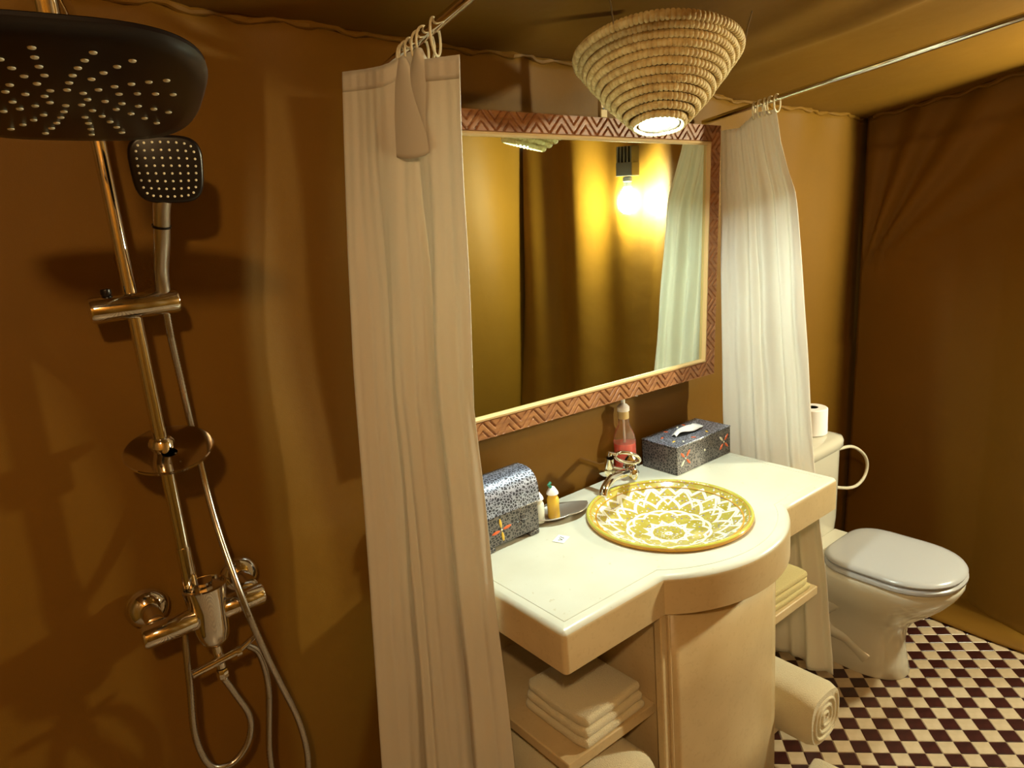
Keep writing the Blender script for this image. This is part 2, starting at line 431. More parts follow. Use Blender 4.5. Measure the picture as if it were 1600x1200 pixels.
# local axes: x = -a (to the right), y = into the wall (-normal), z = up
mr.matrix_world = Matrix(((-a_.x, -nm_.x, up_.x, -.766), (-a_.y, -nm_.y, up_.y, .38), (-a_.z, -nm_.z, up_.z, 1.103), (0, 0, 0, 1)))
MW, MH, FW = 1.06, .7643, .056
BAND = .044
def zig(u):
    p = .082; t = (u/p) % 1; return BAND*(2*t if t < .5 else 2-2*t)
def groove(u, w):
    d = 1e9; z = zig(u); sl = math.cos(math.atan(BAND*2/.082))
    for off in (0, .023, -.023): d = min(d, abs(w-(z+off))*sl)
    e = min(w, BAND-w)
    g_ = -.0042*max(0, 1-(d/.0026)**2) if d < .0026 else 0
    return g_ if e > .001 else 0
def rail(L, mitre=True):
    # u along rail 0..L, w from outer edge (0) to inner edge (FW); height toward the room
    prof = [(0, -.022), (0, -.002), (.002, 0)]
    nb = 22
    nu = int(L/.0021)
    b = MB(); cols = [(0., -.022, None), (0., -.002, None)] + [(BAND*i/nb, 0, 1) for i in range(nb+1)] + [(BAND+.001, -.003, None), (BAND+.003, .001, None), (BAND+.008, .002, None), (FW, -.006, None), (FW, -.016, None)]
    vs, fs, mi = [], [], []
    for i in range(nu+1):
        for (w_, h, gflag) in cols:
            u = L*i/nu; u2 = w_+(L-2*w_)*i/nu
            vs.append((u2, w_, h+(groove(u2, w_) if gflag else 0)))
    nc = len(cols)
    for i in range(nu):
        for j in range(nc-1):
            fs.append((i*nc+j, i*nc+j+1, (i+1)*nc+j+1, (i+1)*nc+j)); mi.append(1 if j >= nc-5 else 0)
    b.v, b.f, b.mi = vs, fs, mi; return b
def place_rail(b, fn, name='frame_rail'):
    b.v = [fn(*p) for p in b.v]; return b.build(name, ['wood', 'wood_lip_lit'], mr, smooth=25)
place_rail(rail(MW), lambda u, w_, h: (-u, -h, w_))                    # bottom
place_rail(rail(MW), lambda u, w_, h: (-u, -h, MH-w_))                 # top
place_rail(rail(MH), lambda u, w_, h: (-w_, -h, u))                    # right
place_rail(rail(MH), lambda u, w_, h: (-MW+w_, -h, u))                 # left
b = MB(); b.box((-MW+.04, .010, .04), (-.04, .016, MH-.04)); b.build('glass', 'mirror', mr, smooth=0)['label'] = 'mirror glass'
b = MB(); b.box((-MW+.01, .0165, .01), (-.01, .022, MH-.01)); b.build('backing_board', 'wood', mr, smooth=0)
b = MB(); b.box((-.514, .003, MH+.001), (-.490, .015, MH+.125)); hg = bev(b.build('hanger', 'pale_wood', mr, smooth=0), .002); hg['label'] = 'pale wooden hanger block'
for dx in (-.507, -.497):
    b = MB(); b.lathe([(.0025, 0), (.0025, .002)], 10, (dx, .0012, MH+.022), (0, -1, 0)); b.build('screw', 'grey_metal', hg)

# ---------------------------------------------------------------- basket ceiling lamp
LC = Vector((-1.312, .125, 1.828))
lamp = empty('basket_lamp', LC, 'coiled straw basket ceiling lamp with lit bulb above the basin', 'lamp')
lamp.rotation_euler = (-.165, .20, 0)
NC = 12; LH = .166
def prof_r(t): return .046+.142*(t**.80)
random.seed(11)
for k in range(NC):
    t = (k+.5)/NC; r0 = prof_r(t); z0 = LH*t; cr_ = LH/NC*.66*(1.25 if k == NC-1 else 1)
    ns = int(2*PI*r0/.0105); seg = ns*5; ph = random.random()*6; b = MB()
    jit = [random.uniform(-.12, .12) for _ in range(ns)]
    dr = (prof_r(min(1, t+.04))-prof_r(max(0, t-.04))); tl = math.atan2(dr, .08*LH)
    def fn(u, v):
        a = 2*PI*u; q = 2*PI*v; s_ = (u*ns) % 1
        st = abs(math.sin(PI*(s_)))**.5
        cr2 = cr_*(.80+.24*st + .10*jit[int(u*ns) % ns])
        wob = .0012*math.sin(5*a+ph)
        ox, oz = cr2*math.cos(q)*.82, cr2*math.sin(q)
        rr = r0+wob + ox; return (rr*math.cos(a), rr*math.sin(a), z0+oz)
    b.grid(fn, seg, 11, closeu=True); b.build('straw_coil', 'straw', lamp, smooth=55)
b = MB(); b.lathe([(.030, .010), (.046, .003), (.048, .010), (.040, .030)], 40, cap=False); b.build('ring_trim', 'brushed', lamp)
b = MB(); b.lathe([(.0005, .0025), (.027, .0025), (.029, .005), (.029, .02), (.0005, .02)], 32, cap=False); b.build('bulb_face', 'led_glow', lamp)['label'] = 'glowing white bulb face'
b = MB(); b.lathe([(.042, .022), (.042, .14), (.02, .165)], 20, cap=True); b.build('lamp_housing', 'grey_metal', lamp)
b = MB(); b.tube([(0, 0, .16), (0, 0, .245)], .012, 12); b.build('ceiling_stem', 'grey_metal', lamp)
for a in (3.35, 5.4, 1.2):
    b = MB(); p0 = Vector((.19*math.cos(a), .19*math.sin(a), .160)); p1 = Vector((.21*math.cos(a), .21*math.sin(a), .236)); b.tube([p0, (p0+p1)/2+Vector((0, 0, .004)), p1], .0016, 6); b.build('hanging_wire', 'brushed', lamp)

# ---------------------------------------------------------------- bulb lamp on the right wall (seen in the mirror)
def reflect_hit(u, v, x):
    d = (CR*((u-800)/F) - CU*((v-600)/F) + CF).normalized()
    P0 = Vector((-.766, .38, 1.103)); t = (P0-CAM).dot(nm_)/d.dot(nm_); h = CAM+d*t
    r_ = d-2*d.dot(nm_)*nm_; return h+r_*((x-h.x)/r_.x)
BP = reflect_hit(985, 312, .26)
wl = empty('wall_lamp', BP, 'bare glowing bulb under a grey ribbed box on the tent wall', 'lamp')
b = MB(); b.lathe([(1.3*p_, 1.3*q_) for p_, q_ in ((.0005, -.055), (.014, -.053), (.027, -.043), (.035, -.026), (.038, -.008), (.035, .010), (.026, .028), (.017, .042), (.014, .05))], 24); b.build('bulb', 'bulb_glow', wl)['label'] = 'glowing glass bulb'
b = MB(); b.lathe([(.019, .066), (.020, .09), (.026, .095), (.026, .115), (.012, .12)], 20); b.build('socket', 'grey_metal', wl)
wx = right_x(BP.y, BP.z+.2)-BP.x
b = MB(); b.box((-.03, -.055, .121), (.03, .055, .19)); b.box((.03, -.02, .15), (wx+.01, .02, .17))
for i in range(5): b.box((-.03, -.052+i*.0235, .19), (.03, -.042+i*.0235, .27))
bev(b.build('ribbed_box', 'grey_metal', wl, smooth=0), .002)
# ceiling lamp behind the camera, over the shower end of the tent (its light throws the shower head's shadow)
cpos = Vector((-2.93, -1.38, ceil_z(-2.93, -1.38)-.012))
cl = empty('ceiling_lamp', cpos, 'round glowing ceiling lamp near the front wall of the shower end', 'lamp')
b = MB(); b.lathe([(.07, .0), (.07, -.02), (.055, -.028)], 32); b.build('lamp_base', 'brushed', cl)
b = MB(); b.lathe([(.05, -.029), (.055, -.045), (.045, -.07), (.025, -.085), (.001, -.09)], 24); b.build('globe', 'ceiling_glow', cl)

# ---------------------------------------------------------------- curtain rods and rings
def rod(name, x, y0, z0, y1, z1, r, label):
    b = MB(); b.tube([(x, y0, z0), (x, y1, z1)], r, 16); return tag(b.build(name, 'chrome'), label, 'curtain rod')
RZL = lambda y: 1.985+(.261-y)*.177
RZR = lambda y: 1.915+(.247-y)*.120
XL, XR = -1.87, -.695
rod('curtain_rod', XL, .47, RZL(.47), -1.73, RZL(-1.73), .011, 'chrome curtain rod between the shower and the mirror')
rod('curtain_rod', XR, .46, RZR(.46), -1.73, RZR(-1.73), .009, 'chrome curtain rod between the washstand and the toilet')
def rings(x, zf, ys, label, group, sz=1.):
    for i, y in enumerate(ys):
        b = MB(); c = Vector((0, 0, -.015*sz)); tw = random.uniform(-.5, .5)+(.5 if i == 0 else 0)
        pts = []
        for k in range(25):
            a = 2*PI*k/24; p = Vector((.021*sz*math.cos(a), 0, .028*sz*math.sin(a))); pts.append(c+Matrix.Rotation(tw, 3, 'Z') @ p)
        b.tube(pts, .0024, 8, cap=False)
        o = b.build('curtain_ring', 'ring_plastic', loc=(x, y, zf(y))); tag(o, label, 'ring', group)
random.seed(5)
rings(XL, RZL, (.17, .205, .225, .255, .27, .285), 'cream plastic curtain ring bunched on the rod beside the shower', 'rings of the curtain beside the shower', 1.15)
rings(XR, RZR, (.205, .225, .245, .26, .28), 'cream plastic curtain ring bunched on the rod beside the toilet', 'rings of the curtain beside the toilet', .85)

# ---------------------------------------------------------------- curtains
def left_curtain():
    TL = [(.02, (-2.10, .415)), (.378, (-2.06, .415)), (.876, (-2.024, .415)), (1.271, (-1.999, .415)), (1.603, (-1.973, .415)), (1.97, (-1.938, .415))]
    TR = [(.02, (-1.87, .13)), (.44, (-1.87, .147)), (.8, (-1.87, .16)), (1.28, (-1.87, .172)), (1.7, (-1.87, .13)), (1.95, (-1.87, .10))]
    def bd(T, z):
        return Vector((interp(z, [(q, p[0]) for q, p in T]), interp(z, [(q, p[1]) for q, p in T])))
    def fn(u, v):
        zt = 1.968-.028*u + (.022*math.exp(-((u-.55)/.10)**2))
        z = zt+(0.03-zt)*v; A, B = bd(TL, z), bd(TR, z); p = A+(B-A)*u
        d = (B-A).normalized(); n = Vector((d.y, -d.x)); n = n if n.dot(Vector((CAM.x, CAM.y))-p) > 0 else -n
        tt = min(1, v*3.2)
        uu = u+.012*math.sin(6*v+2)
        f = .017*math.sin(2*PI*uu*2.6+.8+.5*v)*tt
        f += .007*math.sin(2*PI*uu*5.3+1.4*math.sin(3*v))*tt*(.4+.6*uu)
        f += .0016*math.sin(2*PI*uu*13+2*v)*(.3+.7*math.sin(PI*v))
        cre = .63+.06*v; f -= .030*math.exp(-((uu-cre)/.022)**2)*min(1, v*2.2)
        f -= .016*math.exp(-((uu-(.40+.02*v))/.03)**2)*min(1, v*2)
        f -= .022*math.exp(-((u-.55)/.10)**2)*max(0, 1-v*7)          # pinch at the rings
        f += .004*math.sin(25*v+9*u)*math.sin(7*u+3)
        p = p+n*f
        return (p.x, p.y, z)
    b = MB(); b.grid(fn, 200, 120); return b, fn
b, LFN = left_curtain()
lc = empty('shower_curtain', (-1.93, .27, 0), 'long cream curtain gathered beside the shower with a folded flap at top', 'curtain')
base = Vector((-1.93, .27, 0))
b.v = [tuple(Vector(p)-base) for p in b.v]
solid(b.build('cloth', 'curtain', lc, recalc=False, smooth=180), .0016, 0)
def hem(u, v):
    p = Vector(LFN(u, .001+.019*v)); n = Vector((-.62, -.78, 0)); p += n*(.0022 if .02 < v < .98 else .0006); return tuple(p-base)
b = MB(); b.grid(hem, 120, 5); solid(b.build('hem_band', 'curtain', lc, recalc=False, smooth=60), .0012, 0)
# folded flap: cloth doubled over, hanging as a cone from the rings
def flap(u, v):
    wd = .010+.074*v**.95; a = (u-.5)*PI*1.05
    q = Vector(LFN(.50, .01)); d = Vector((.22, -.975, 0)); n = Vector((-.62, -.78, 0))
    dz = .150*v+.034*math.cos(a)*v*v
    sk = .020*v
    p = q + d*(math.sin(a)*wd*.9 + .002 + sk*.3) + n*(.010+.026*math.cos(a)*(.4+.6*v)); return (p.x-base.x, p.y-base.y, q.z+.012-dz)
b = MB(); b.grid(flap, 26, 24); solid(b.build('folded_flap', 'curtain', lc, recalc=False, smooth=180), .0016, 0)
def flap2(u, v):
    q = Vector(LFN(.60, .01)); d = Vector((.22, -.975, 0)); n = Vector((-.62, -.78, 0))
    wd = .010+.030*math.sin(PI*min(1, v*1.05))**1.2
    a = (u-.5)*PI
    p = q+d*(math.sin(a)*wd+.012)+n*(.010+.020*math.cos(a)); return (p.x-base.x, p.y-base.y, q.z+.020-.15*v)
b = MB(); b.grid(flap2, 16, 18); solid(b.build('gathered_pleat', 'curtain', lc, recalc=False, smooth=180), .0016, 0)

def right_curtain():
    LT = [(.1, .33), (.86, .345), (.956, .350), (1.4, .355), (1.87, .362)]
    RT = [(.15, -.03), (.227, -.026), (.5, .0), (.87, .048), (1.25, .080), (1.40, .092), (1.62, .112), (1.66, .118), (1.72, .140), (1.80, .165), (1.89, .182)]
    def fn(u, v):
        zt = 1.852+.034*min(1, max(0, (u-.35)/.3)); zb = .17
        z = zt+(zb-zt)*v; A, B = interp(z, LT), interp(z, RT); y = A+(B-A)*u
        tt = min(1, v*4)
        f = .020*math.sin(2*PI*u*2.4+.5+v)*tt + .011*math.sin(2*PI*u*5.2+1.1*math.sin(5*v)+1)*tt
        f += .002*math.sin(2*PI*u*11+3*v)
        f += .016*math.exp(-((u-.72-.04*math.sin(4*v))/.05)**2)*math.sin(PI*min(1, v*2.2))
        f -= .020*math.exp(-((u-.45)/.035)**2)*tt
        f += .004*math.sin(31*v+11*u)*math.sin(9*u)
        f += .012*math.exp(-((u-.12)/.07)**2-((v-.09)/.02)**2)
        y = CAM.y+(y-CAM.y)*1.0262; z = CAM.z+(z-CAM.z)*1.0262
        return (XR+.005-.75*f, y, z)
    b = MB(); b.grid(fn, 150, 120); return b
b = right_curtain()
tag(solid(b.build('curtain', 'curtain', recalc=False, smooth=180), .0016, 0), 'white curtain hanging between the washstand and the toilet', 'curtain')

# ---------------------------------------------------------------- toilet
TX = -.35
to = empty('toilet', (TX, .1, 0), 'white ceramic toilet with closed lid by the dark tent wall', 'toilet')
def tsec(yf, yb, hw, z, n=2.5, cnt=44, sq=4.5):
    L = yb-yf; yc = yf+L*.45; out = []
    for i in range(cnt):
        t = 2*PI*i/cnt; c, s_ = math.cos(t), math.sin(t)
        if s_ < 0: x, y = math.copysign(abs(c)**(2/2.2), c)*hw, yc-(yc-yf)*abs(s_)**(2/2.2)
        else: x, y = math.copysign(abs(c)**(2/sq), c)*hw*(1-.22*max(0, s_)**2), yc+(yb-yc)*abs(s_)**(2/sq)
        out.append(Vector((x, y-.1, z)))
    return out
b = MB()
b.loft([tsec(-.095, .24, .098, .0), tsec(-.098, .24, .100, .006), tsec(-.088, .24, .092, .05), tsec(-.078, .24, .084, .12), tsec(-.085, .24, .086, .18), tsec(-.115, .24, .102, .225),
        tsec(-.165, .24, .132, .27), tsec(-.207, .24, .156, .315), tsec(-.232, .24, .168, .35), tsec(-.243, .24, .172, .375), tsec(-.243, .24, .172, .388), tsec(-.236, .235, .166, .394)])
b.build('bowl', 'ceramic', to, smooth=60)
# trapway bulge on both flanks
for sgn in (-1, 1):
    b = MB(); pts = cr_spline([(sgn*.070, -.03, .255), (sgn*.078, .03, .235), (sgn*.080, .075, .18), (sgn*.078, .05, .12), (sgn*.066, -.02, .10), (sgn*.060, -.09, .055)], 7)
    b.tube(pts, [.030+.006*math.sin(i*.2) for i in range(len(pts))], 12); b.build('trapway', 'ceramic', to, smooth=60)
    b = MB(); b.lathe([(.007, 0), (.006, .004), (.002, .005)], 12, (sgn*.093, .075, .045), (sgn, 0, 0)); b.build('bolt_cap', 'black', to)
b = MB(); b.loft([tsec(-.238, .155, .166, .396, sq=6), tsec(-.247, .16, .174, .402, sq=6), tsec(-.248, .16, .174, .410, sq=6), tsec(-.242, .155, .168, .416, sq=6)]); b.build('seat', 'plastic_white', to, smooth=50)
def lidsec(k, z): return tsec(-.246+k, .16-k*.6, .172-k, z, sq=6)
b = MB(); b.loft([lidsec(.012, .4175), lidsec(.003, .421), lidsec(.0, .428), lidsec(.004, .435), lidsec(.02, .440), lidsec(.06, .443), lidsec(.11, .4445)]); b.build('lid', 'plastic_white', to, smooth=50)
def rbox(hx, y0, y1, z, n=5, cnt=40):
    out = []
    for i in range(cnt):
        c, s_ = sup(2*PI*i/cnt, n); out.append(Vector((hx*c, (y0+y1)/2+(y1-y0)/2*s_-.1, z)))
    return out
b = MB(); b.loft([rbox(.13, .235, .43, .33), rbox(.150, .232, .435, .38), rbox(.166, .230, .437, .45), rbox(.176, .228, .438, .70), rbox(.176, .228, .438, .722)]); b.build('tank', 'ceramic', to, smooth=50)
b = MB(); b.loft([rbox(.176, .226, .439, .7225), rbox(.186, .218, .440, .730), rbox(.187, .217, .440, .752), rbox(.182, .222, .438, .764), rbox(.16, .24, .43, .770), rbox(.08, .29, .40, .772)]); b.build('tank_lid', 'ceramic', to, smooth=50)
b = MB(); b.box((-.115, .05, .384), (.115, .135, .412)); bev(b.build('hinge_block', 'ceramic', to, smooth=30), .008, 3)
b = MB(); b.lathe([(.015, 0), (.014, .006), (.004, .008)], 16, (-.07, .175, .772), (0, 0, 1)); b.build('flush_button', 'chrome', to)
# paper roll on the tank
tp = empty('toilet_roll', (-.245, .325, .7735), 'white toilet paper roll standing on the toilet tank', 'toilet paper')
b = MB(); b.lathe([(.020, .1), (.050, .1), (.0535, .097), (.0535, .003), (.050, 0), (.020, 0)], 36, cap=False); b.build('paper', 'tissue', tp)
b = MB(); b.lathe([(.0198, .0995), (.0198, .0005), (.0185, .0005), (.0185, .0995)], 24, cap=False); b.build('core', 'hole_shade', tp)  # shade inside the roll painted as a near-black core
# water supply hose and valve beside the tank
b = MB(); hp = cr_spline([(-.175, .30, .640), (-.12, .30, .655), (-.02, .30, .640), (.10, .30, .585), (.155, .30, .505), (.10, .30, .455), (.0, .30, .465), (-.12, .32, .53), (-.17, .40, .545)], 10)
hp = cr_spline([(-.1665, .30, .680), (-.10, .30, .672), (.02, .30, .650), (.12, .30, .590), (.155, .30, .530), (.12, .30, .480), (.02, .30, .475), (-.10, .34, .510), (-.165, .41, .535)], 10)
b.tube(hp, .0065, 10); tag(b.build('water_hose', 'pipe_white'), 'pale flexible water hose looping out beside the toilet tank', 'hose')
sv = empty('stop_valve', (-.02, .40, .30), 'small brass stop valve standing on a pipe behind the toilet', 'valve')
b = MB(); b.lathe([(.009, -.30), (.009, -.02), (.012, -.015), (.012, .03), (.010, .035), (.010, .075), (.006, .08)], 14); b.build('valve_body', 'brass', sv)
b = MB(); b.tube([(0, 0, .02), (0, -.03, .02)], .006, 8); b.build('spindle', 'brass', sv)

# ---------------------------------------------------------------- shower column
RX, RY = -2.407, .395
sh = empty('shower_column', (RX, RY, .96), 'chrome shower column with black rain head and mixer on the tent wall', 'shower')
so = Vector((RX, RY, .96))
def L_(p): return tuple(Vector(p)-so)
def part(b, name, m, parent=sh, **k):
    b.v = [L_(p) for p in b.v]; return b.build(name, m, parent, **k)
zt = 2.0
HO = Vector((-2.515, -.10, 1.816))           # rain head centre (face)
arm_pts = [(RX, RY, 1.02), (RX, RY, 1.5), (RX, RY, 1.93)]
b = MB(); b.tube(arm_pts, .0118, 16); part(b, 'riser_pipe', 'chrome')
b = MB(); b.tube([(RX, RY, 1.018), (RX, RY, 1.10)], .0135, 16); part(b, 'pipe_sleeve', 'chrome')
ap = cr_spline([(RX, RY, 1.925), (RX, RY, 1.975), (RX-.012, RY-.05, 2.000), (RX-.06, RY-.27, 1.985), (HO.x+.01, HO.y+.06, 1.955), (HO.x, HO.y, 1.93), (HO.x, HO.y, 1.885)], 8)
b = MB(); b.tube(ap, .0115, 14); part(b, 'shower_arm', 'chrome')
b = MB(); b.tube([(RX, RY, 1.93), (RX, .49, 1.93)], .010, 12); b.lathe([(.022, 0), (.022, .008), (.012, .012)], 20, (RX, .470, 1.93), (0, -1, 0)); part(b, 'wall_bracket', 'chrome')
th, ph, al = .174, -.369, .223
e1 = Vector((math.cos(ph), math.sin(ph), 0)); bb = Vector((-math.sin(ph), math.cos(ph), 0)); e2 = bb*math.cos(th)-Vector((0, 0, math.sin(th)))
E1 = e1*math.cos(al)+e2*math.sin(al); E2 = -e1*math.sin(al)+e2*math.cos(al); EN = E1.cross(E2)
EN = EN if EN.z < 0 else -EN                    # face normal (down)
HA, HB = .133, .161
def plate(k, h, n=3.2):
    return [HO + E1*HA*k*sup(2*PI*i/64, n)[0] + E2*HB*k*sup(2*PI*i/64, n)[1] - EN*h for i in range(64)]
b = MB(); b.loft([plate(.86, .0), plate(.88, .001), plate(.97, .003), plate(1.0, .008), plate(.995, .012)]); rh = part(b, 'rain_head', 'black', smooth=50); rh['label'] = 'black rounded rain shower head'
b = MB(); b.loft([plate(.996, .0125), plate(.97, .0145), plate(.85, .018), plate(.4, .026), plate(.16, .04)]); part(b, 'rain_head_back', 'chrome', smooth=50)
b = MB(); b.lathe([(.0036, 0), (.0032, .0009), (.0016, .0012)], 10, axis=EN); NZ = b
first = None
for ray_ in range(16):
    for k in range(6 if ray_ % 2 == 0 else 4):
        rr = (.14 + .118*k if ray_ % 2 == 0 else .36+.125*k); a = 2*PI*ray_/16+.10 + .035*k
        sc_ = 1+.16*abs(math.cos(a)*math.sin(a))
        p = HO+E1*HA*rr*math.cos(a)*sc_+E2*HB*rr*math.sin(a)*sc_+EN*.0002
        if first is None: first = NZ.build('nozzle', 'rubber', rh, L_(p))
        else: copy_to(first, rh, L_(p))
# slider with hand shower holder
z = 1.557
b = MB(); b.lathe([(.0005, -.005), (.020, -.005), (.022, 0), (.022, .130), (.020, .134), (.0005, .134)], 28, (-2.470, RY-.012, z+.004), (1, 0, -.0)); sl = part(b, 'slider_bracket', 'chrome')
b = MB(); b.lathe([(.007, 0), (.009, .004), (.008, .011), (.003, .012)], 16, (-2.445, RY-.012, z+.026), (0, 0, 1)); part(b, 'slider_button', 'black', sl)
# soap dish
z = 1.293
b = MB(); b.lathe([(.016, -.022), (.022, -.016), (.040, -.010), (.072, .002), (.075, .008), (.073, .009), (.045, .001), (.02, -.001), (.0135, -.001)], 40, (RX+.004, RY-.035, z+.004), (-.06, -.34, 1), cap=False); sd = part(b, 'soap_dish', 'chrome')
b = MB(); b.lathe([(.020, -.036), (.022, -.03), (.022, .018), (.018, .024), (.0125, .025)], 24, (RX, RY, z), cap=False); part(b, 'dish_clamp', 'chrome')
for i in range(4):
    b = MB(); b.lathe([(.004, 0), (.003, .002), (.0008, .003)], 10, (RX-.02+.016*i, RY-.072+.004*(i % 2), z-.010), (-.06, -.34, 1)); part(b, 'drain_stud', 'chrome', sd)
# mixer
MZ = .975; MY = RY-.012
b = MB(); b.lathe([(.008, -.084), (.020, -.080), (.028, -.068), (.032, -.045), (.035, .0), (.038, .030), (.041, .046), (.037, .047), (.034, .040), (.020, .038), (.0005, .038)], 36, (RX+.018, MY-.01, MZ), cap=True); part(b, 'mixer_body', 'chrome', smooth=50)
b = MB(); b.tube([(RX+.018, MY-.01, MZ+.036), (RX+.018, MY-.01, MZ+.054)], .017, 8); part(b, 'mixer_cartridge', 'chrome')
b = MB(); b.tube([(RX, RY, 1.02), (RX+.006, RY-.006, .99), (RX+.012, RY-.01, .965)], .011, 12); part(b, 'outlet_elbow', 'chrome')
for (xa, xb) in ((-2.508, -2.415), (-2.366, -2.286)):
    b = MB(); b.lathe([(.0005, -.001), (.019, -.001), (.0215, .003), (.0215, abs(xb-xa)-.003), (.019, abs(xb-xa)), (.0005, abs(xb-xa))], 28, (xa, MY-.016, MZ-.012), (1, 0, 0)); part(b, 'mixer_handle', 'chrome')
for xc in (-2.478, -2.300):
    b = MB(); b.lathe([(.040, 0), (.039, .006), (.030, .020), (.018, .026), (.016, .075)], 32, (xc, .470, MZ-.004), (0, -1, 0)); part(b, 'wall_flange', 'chrome')
b = MB(); b.tube([(RX+.018, MY-.010, MZ-.08), (RX+.020, MY-.010, MZ-.135)], .0095, 14); b.lathe([(.010, 0), (.012, .004), (.012, .016), (.010, .02)], 8, (RX+.020, MY-.010, MZ-.158), (0, 0, 1)); part(b, 'outlet_pipe', 'chrome')
b = MB(); b.tube([(RX-.035, MY-.022, MZ-.118), (RX+.02, MY-.022, MZ-.112), (RX+.058, MY-.022, MZ-.108)], .0085, 12); b.lathe([(.011, 0), (.0115, .004), (.011, .010)], 12, (RX+.048, MY-.022, MZ-.110), (1, 0, 0)); b.tube([(RX+.058, MY-.022, MZ-.108), (RX+.090, MY-.018, MZ-.096)], .006, 10); part(b, 'diverter_bar', 'chrome')

# hand shower
hs = empty('hand_shower', (-2.349, .36, 1.557), 'chrome hand shower with square black spray head held on the slider', 'hand shower')
ho = Vector((-2.349, .36, 1.557))
def hpart(b, name, m, parent=hs, **k):
    b.v = [tuple(Vector(p)-ho) for p in b.v]; return b.build(name, m, parent, **k)
pts = cr_spline([(-2.358, .3835, 1.552), (-2.356, .372, 1.61), (-2.352, .345, 1.66), (-2.347, .325, 1.715), (-2.343, .318, 1.735)], 6)
b = MB(); b.tube(pts, [.0115+.0028*i/(len(pts)-1) for i in range(len(pts))], 18); hpart(b, 'handle', 'brushed')
b = MB(); b.lathe([(.0152, -.002), (.0152, .002)], 20, (-2.3495, .335, 1.690), (.08, -.35, 1), cap=False); hpart(b, 'handle_joint', 'black')
SC = Vector((-2.332, .300, 1.778)); fz = (CAM+Vector((.1, 0, -.05))-SC).normalized(); fu = Vector((.045, 0, 1)); fu = (fu-fz*fu.dot(fz)).normalized(); fr = fu.cross(fz)
def sp(k, h, n=3.6):
    return [SC+fr*.0545*k*(1+.06*sup(2*PI*i/48, n)[1])*sup(2*PI*i/48, n)[0]+fu*.0535*k*sup(2*PI*i/48, n)[1]+fz*h for i in range(48)]
b = MB(); b.loft([sp(.5, -.022), sp(.9, -.014), sp(.99, -.006), sp(1., 0.), sp(.96, .004), sp(.90, .0048)]); spray = hpart(b, 'spray_head', 'black', smooth=50); spray['label'] = 'square black spray face'
first = None
b = MB(); b.lathe([(.0021, 0), (.0018, .0016), (.0008, .002)], 8, axis=fz)
for i in range(8):
    for j in range(8):
        x, y = (i-3.5)/3.5, (j-3.5)/3.5
        if abs(x*y) > .99: x *= .93; y *= .93
        x2 = x*math.sqrt(1-.16*y*y); y2 = y*math.sqrt(1-.16*x*x)
        p = SC+fr*.0425*x2*(1+.06*y)+fu*.0425*y2+fz*.0046-ho
        if first is None: first = b.build('nozzle', 'rubber', spray, p)
        else: copy_to(first, spray, p)
# hoses (ribbed metal)
def hose(name, pts, label, r=.0072):
    P = cr_spline(pts, 60); Q = [P[0]]
    for p in P[1:]:
        if (p-Q[-1]).length > .0022: Q.append(p)
    b = MB(); b.tube(Q, [r*(1 if i % 2 else .84) for i in range(len(Q))], 9); return tag(b.build(name, 'hose', smooth=80), label, 'hose')
hose('shower_hose', [(-2.358, .383, 1.545), (-2.357, .390, 1.50), (-2.350, .412, 1.42), (-2.340, .440, 1.285), (-2.340, .405, 1.13), (-2.334, .338, .985), (-2.312, .338, .86), (-2.288, .350, .76), (-2.262, .362, .65), (-2.256, .365, .55), (-2.275, .365, .47), (-2.305, .37, .45), (-2.326, .38, .50), (-2.327, .38, .60), (-2.306, .38, .74), (-2.312, .372, .83), (-2.335, .365, .868)], 'ribbed metal shower hose hanging from the hand shower')
hose('shower_hose', [(RX+.020, MY-.010, MZ-.160), (-2.372, .375, .77), (-2.352, .38, .70), (-2.366, .38, .645), (-2.405, .38, .618), (-2.443, .38, .64), (-2.457, .38, .72), (-2.447, .385, .82), (-2.437, .40, .90), (-2.43, .41, .935)], 'ribbed metal hose looping below the shower mixer')

# ---------------------------------------------------------------- faucet
fa = empty('basin_faucet', (-1.235, .40, .91), 'chrome lever faucet with curved spout reaching over the painted basin', 'faucet')
fo = Vector((-1.235, .40, .91))
def fpart(b, name, m='chrome', **k):
    b.v = [tuple(Vector(p)-fo) for p in b.v]; return b.build(name, m, fa, **k)
A, B = Vector((-1.291, .372, .930)), Vector((-1.190, .365, .884))
b = MB(); b.tube([A, (A+B)/2, B], [.013, .014, .013], 16); fpart(b, 'faucet_body')
b = MB(); b.lathe([(.011, 0), (.019, .004), (.021, .016), (.019, .030), (.010, .034)], 20, A+Vector((0, .018, -.004)), (0, -1, .1)); b.lathe([(.012, 0), (.014, .010), (.011, .034)], 18, A+Vector((0, -.010, .006)), (-.1, -.3, 1)); fpart(b, 'inlet_nut')
b = MB(); b.lathe([(.010, 0), (.018, .004), (.020, .014), (.017, .026), (.008, .03)], 20, B+Vector((0, .014, 0)), (0, -1, .1)); fpart(b, 'inlet_nut')
for P, s_ in ((B+Vector((.03, .02, .01)), .036),):
    b = MB(); b.lathe([(s_, 0), (s_*.95, .006), (s_*.6, .014), (.012, .018)], 28, (P.x+.008, .404, P.z), (0, -1, 0)); fpart(b, 'inlet_rosette')
    b = MB(); b.tube([(P.x+.008, .395, P.z), (B.x, B.y, B.z)], .009, 12); fpart(b, 'inlet_stub')
b = MB(); b.tube([A, (A.x, .482, A.z)], .010, 12); fpart(b, 'wall_stub')
